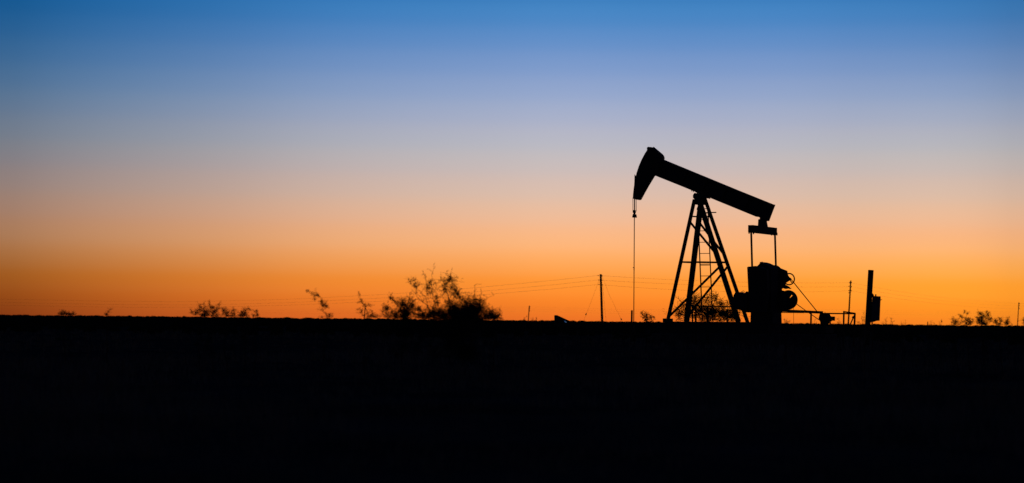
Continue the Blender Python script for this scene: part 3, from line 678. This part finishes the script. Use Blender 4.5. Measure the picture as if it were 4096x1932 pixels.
shrub('mesquite_bush', 'drooping bush seen through the legs of the pumpjack tower', 'bush', 118,
 [(390, 960, 70, 110, .5), (340, 990, 40, 60, .35), (440, 850, 45, 55, .45), (390, 770, 30, 36, .15), (600, 780, 70, 80, .65), (620, 715, 60, 36, .35), (560, 850, 50, 60, .6), (780, 770, 56, 60, .45), (830, 690, 36, 50, .3), (895, 700, 44, 60, .45), (925, 760, 30, 60, .55), (700, 900, 90, 110, .6), (880, 950, 110, 110, .9), (1010, 830, 50, 66, .6), (1050, 970, 110, 100, .8), (1110, 810, 50, 36, .3), (1190, 970, 60, 90, .7), (1140, 1010, 100, 60, .7), (800, 1000, 100, 80, .85), (560, 1000, 50, 80, .4), (650, 960, 60, 90, .5), (1370, 1000, 40, 50, .25), (1330, 640, 40, 24, .25), (1250, 900, 60, 60, .4), (500, 950, 60, 80, .6), (160, 970, 20, 50, .15)],
 [[(700, 1060), (620, 850), (600, 720)], [(880, 1060), (850, 800), (830, 650), (860, 640)], [(860, 780), (900, 690), (950, 790)], [(400, 1070), (330, 1000), (310, 920)], [(1050, 1060), (1000, 860), (980, 760)], [(440, 860), (370, 750), (320, 710)], [(1200, 980), (1290, 700), (1340, 620)]], basex=2840, sc=Tc, thin=.74, spread=1.5, leaf=.075, fill=False)
Hc = (2380, 1040, 3.573)
shrub('low_shrub', 'wispy little shrub between the steel post and the pump base', 'shrub', 60, [(665, 755, 22, 16, .45), (695, 800, 22, 28, .5), (740, 793, 18, 34, .8), (790, 810, 16, 34, .5), (835, 820, 26, 22, .4), (740, 850, 24, 20, .5), (770, 850, 30, 16, .3), (690, 775, 20, 16, .4)], [[(730, 880), (735, 790), (740, 765)], [(800, 880), (790, 830), (785, 780)], [(720, 870), (690, 790), (650, 745)], [(820, 870), (850, 825)]], sc=Hc, spread=.4, leaf=.04)
Rc = (3600, 1150, 5.194)
shrub('low_shrub', 'sparse straggly shrub nearest the short fence post', 'shrub', 42, [(1150, 710, 42, 50, .7), (1095, 640, 20, 40, .35), (1060, 735, 26, 40, .3), (1210, 680, 24, 30, .22), (1260, 730, 56, 36, .28), (1290, 620, 40, 36, .3), (1205, 560, 20, 36, .15)], [[(1140, 780), (1150, 700), (1080, 630)], [(1260, 770), (1290, 640), (1210, 530)], [(1280, 620), (1240, 590)]], sc=Rc, spread=.4, leaf=.034)
shrub('low_shrub', 'sparse shrub carrying a detached tuft high on thin twig', 'shrub', 42.5, [(1390, 690, 34, 55, .7), (1450, 700, 34, 55, .75), (1340, 510, 26, 22, .5), (1390, 545, 30, 20, .45), (1390, 630, 30, 20, .4), (1500, 655, 24, 18, .4), (1460, 745, 50, 26, .4), (1520, 720, 26, 26, .25)], [[(1390, 780), (1390, 640), (1385, 550), (1330, 490)], [(1440, 780), (1460, 680), (1510, 640)]], sc=Rc, spread=.4, leaf=.034)
shrub('low_shrub', 'bushiest of the straggly shrubs along the bright end of skyline', 'shrub', 42, [(1660, 685, 50, 46, .9), (1720, 725, 66, 34, .85), (1660, 525, 54, 26, .5), (1700, 600, 50, 56, .55), (1600, 610, 50, 30, .25), (1820, 545, 34, 36, .6), (1790, 500, 18, 24, .3), (1830, 640, 40, 60, .45), (1890, 650, 34, 44, .6), (1770, 740, 50, 26, .6), (1630, 650, 40, 30, .5)], [[(1700, 780), (1690, 640), (1660, 530), (1620, 530)], [(1790, 780), (1830, 620), (1830, 540), (1780, 490)], [(1690, 650), (1570, 600)]], sc=Rc, spread=.5, leaf=.034)
shrub('low_shrub', 'straggly shrub standing just before the small pole at picture edge', 'shrub', 42.5, [(1985, 690, 34, 36, .85), (2025, 740, 36, 34, .5), (2075, 645, 26, 36, .5), (2110, 680, 24, 24, .6), (2225, 690, 30, 50, .8), (2205, 735, 36, 30, .7), (2320, 750, 40, 24, .25), (2100, 750, 40, 20, .25)], [[(2010, 780), (1980, 680)], [(2060, 780), (2110, 690), (2060, 630)], [(2210, 780), (2230, 650)]], sc=Rc, spread=.4, leaf=.034)
shrub('low_shrub', 'leafy shrub tip cut by the picture edge', 'shrub', 42.5, [(2575, 640, 14, 40, .6), (2590, 700, 30, 40, .5), (2620, 720, 40, 50, .5)], [[(2600, 780), (2575, 650)]], sc=Rc, spread=.3, leaf=.034)
def weed(X, tops, label, depth=48):
    base = at_z(X, depth, 0); base.z = gz(base.x, base.y)
    m = MB(); rnd = random.Random(X); f = MB()
    t = thing('dry_weed', base, label, 'weed', 'dry weeds poking above the skyline')
    for (x, y) in tops:
        e = at(x, y, depth + rnd.uniform(-.1, .1)); p0 = base + Vector((rnd.gauss(0, .06), rnd.gauss(0, .06), 0))
        mid = p0.lerp(e, .6) + Vector((rnd.gauss(0, .02), 0, 0)); m.tube([p0, mid, e], [.007, .0055, .003], 5)
        for k in range(5):
            p = mid.lerp(e, rnd.random()); q = p + Vector((rnd.gauss(0, .05), rnd.gauss(0, .04), rnd.uniform(0, .07)))
            m.tube([p, q], [.003, .0015], 4); leaves(f, rnd, p, q, 4, .028)
    m.build('stalk', 'weed', t); f.build('foliage', 'weed', t)
weed(3354, [(3351, 1284), (3355, 1268), (3358, 1283)], 'thin dry weed between the motor and the end frame')
weed(3435, [(3430, 1288), (3437, 1284), (3443, 1290)], 'dry weed tuft between end frame and thick wooden post')
weed(3456, [(3447, 1262), (3456, 1240), (3452, 1276)], 'taller dry weed against the side of thick wooden post')
weed(3538, [(3525, 1292), (3533, 1284), (3543, 1276), (3541, 1288)], 'dark dry weed clump beside the control box')
weed(3567, [(3562, 1284), (3564, 1270), (3570, 1288)], 'slim dry weed next beyond the dark clump by control box')
weed(3618, [(3604, 1284), (3622, 1279)], 'forked dry weed midway between control box and fence post')
weed(3728, [(3722, 1282), (3728, 1281), (3737, 1288)], 'bent dry weed close beside the short fence post')
weed(3762, [(3757, 1284), (3766, 1276), (3760, 1290)], 'feathery dry weed between fence post and nearest straggly shrub')
weed(3150, [(3138, 1283), (3145, 1279), (3148, 1273), (3152, 1284)], 'small dark weed at the foot of the gearbox pedestal')
weed(3254, [(3250, 1286), (3258, 1282), (3266, 1285)], 'low dry weed under the thick guard rail near the motor')
weed(2106, [(2096, 1268), (2100, 1274)], 'tiny dry weed beside the tiny distant pole')
weed(2136, [(2130, 1268), (2133, 1270), (2145, 1268), (2147, 1275)], 'tiny forked weed between distant pole and slanted housing')

for o in bpy.data.objects:
    if '_org' in o.keys(): del o['_org']

# ------------------------------------------------------------------ colour management
S.view_settings.view_transform = 'Standard'; S.view_settings.look = 'None'
S.view_settings.exposure = 0; S.view_settings.gamma = 1
S.cycles.max_bounces = 4
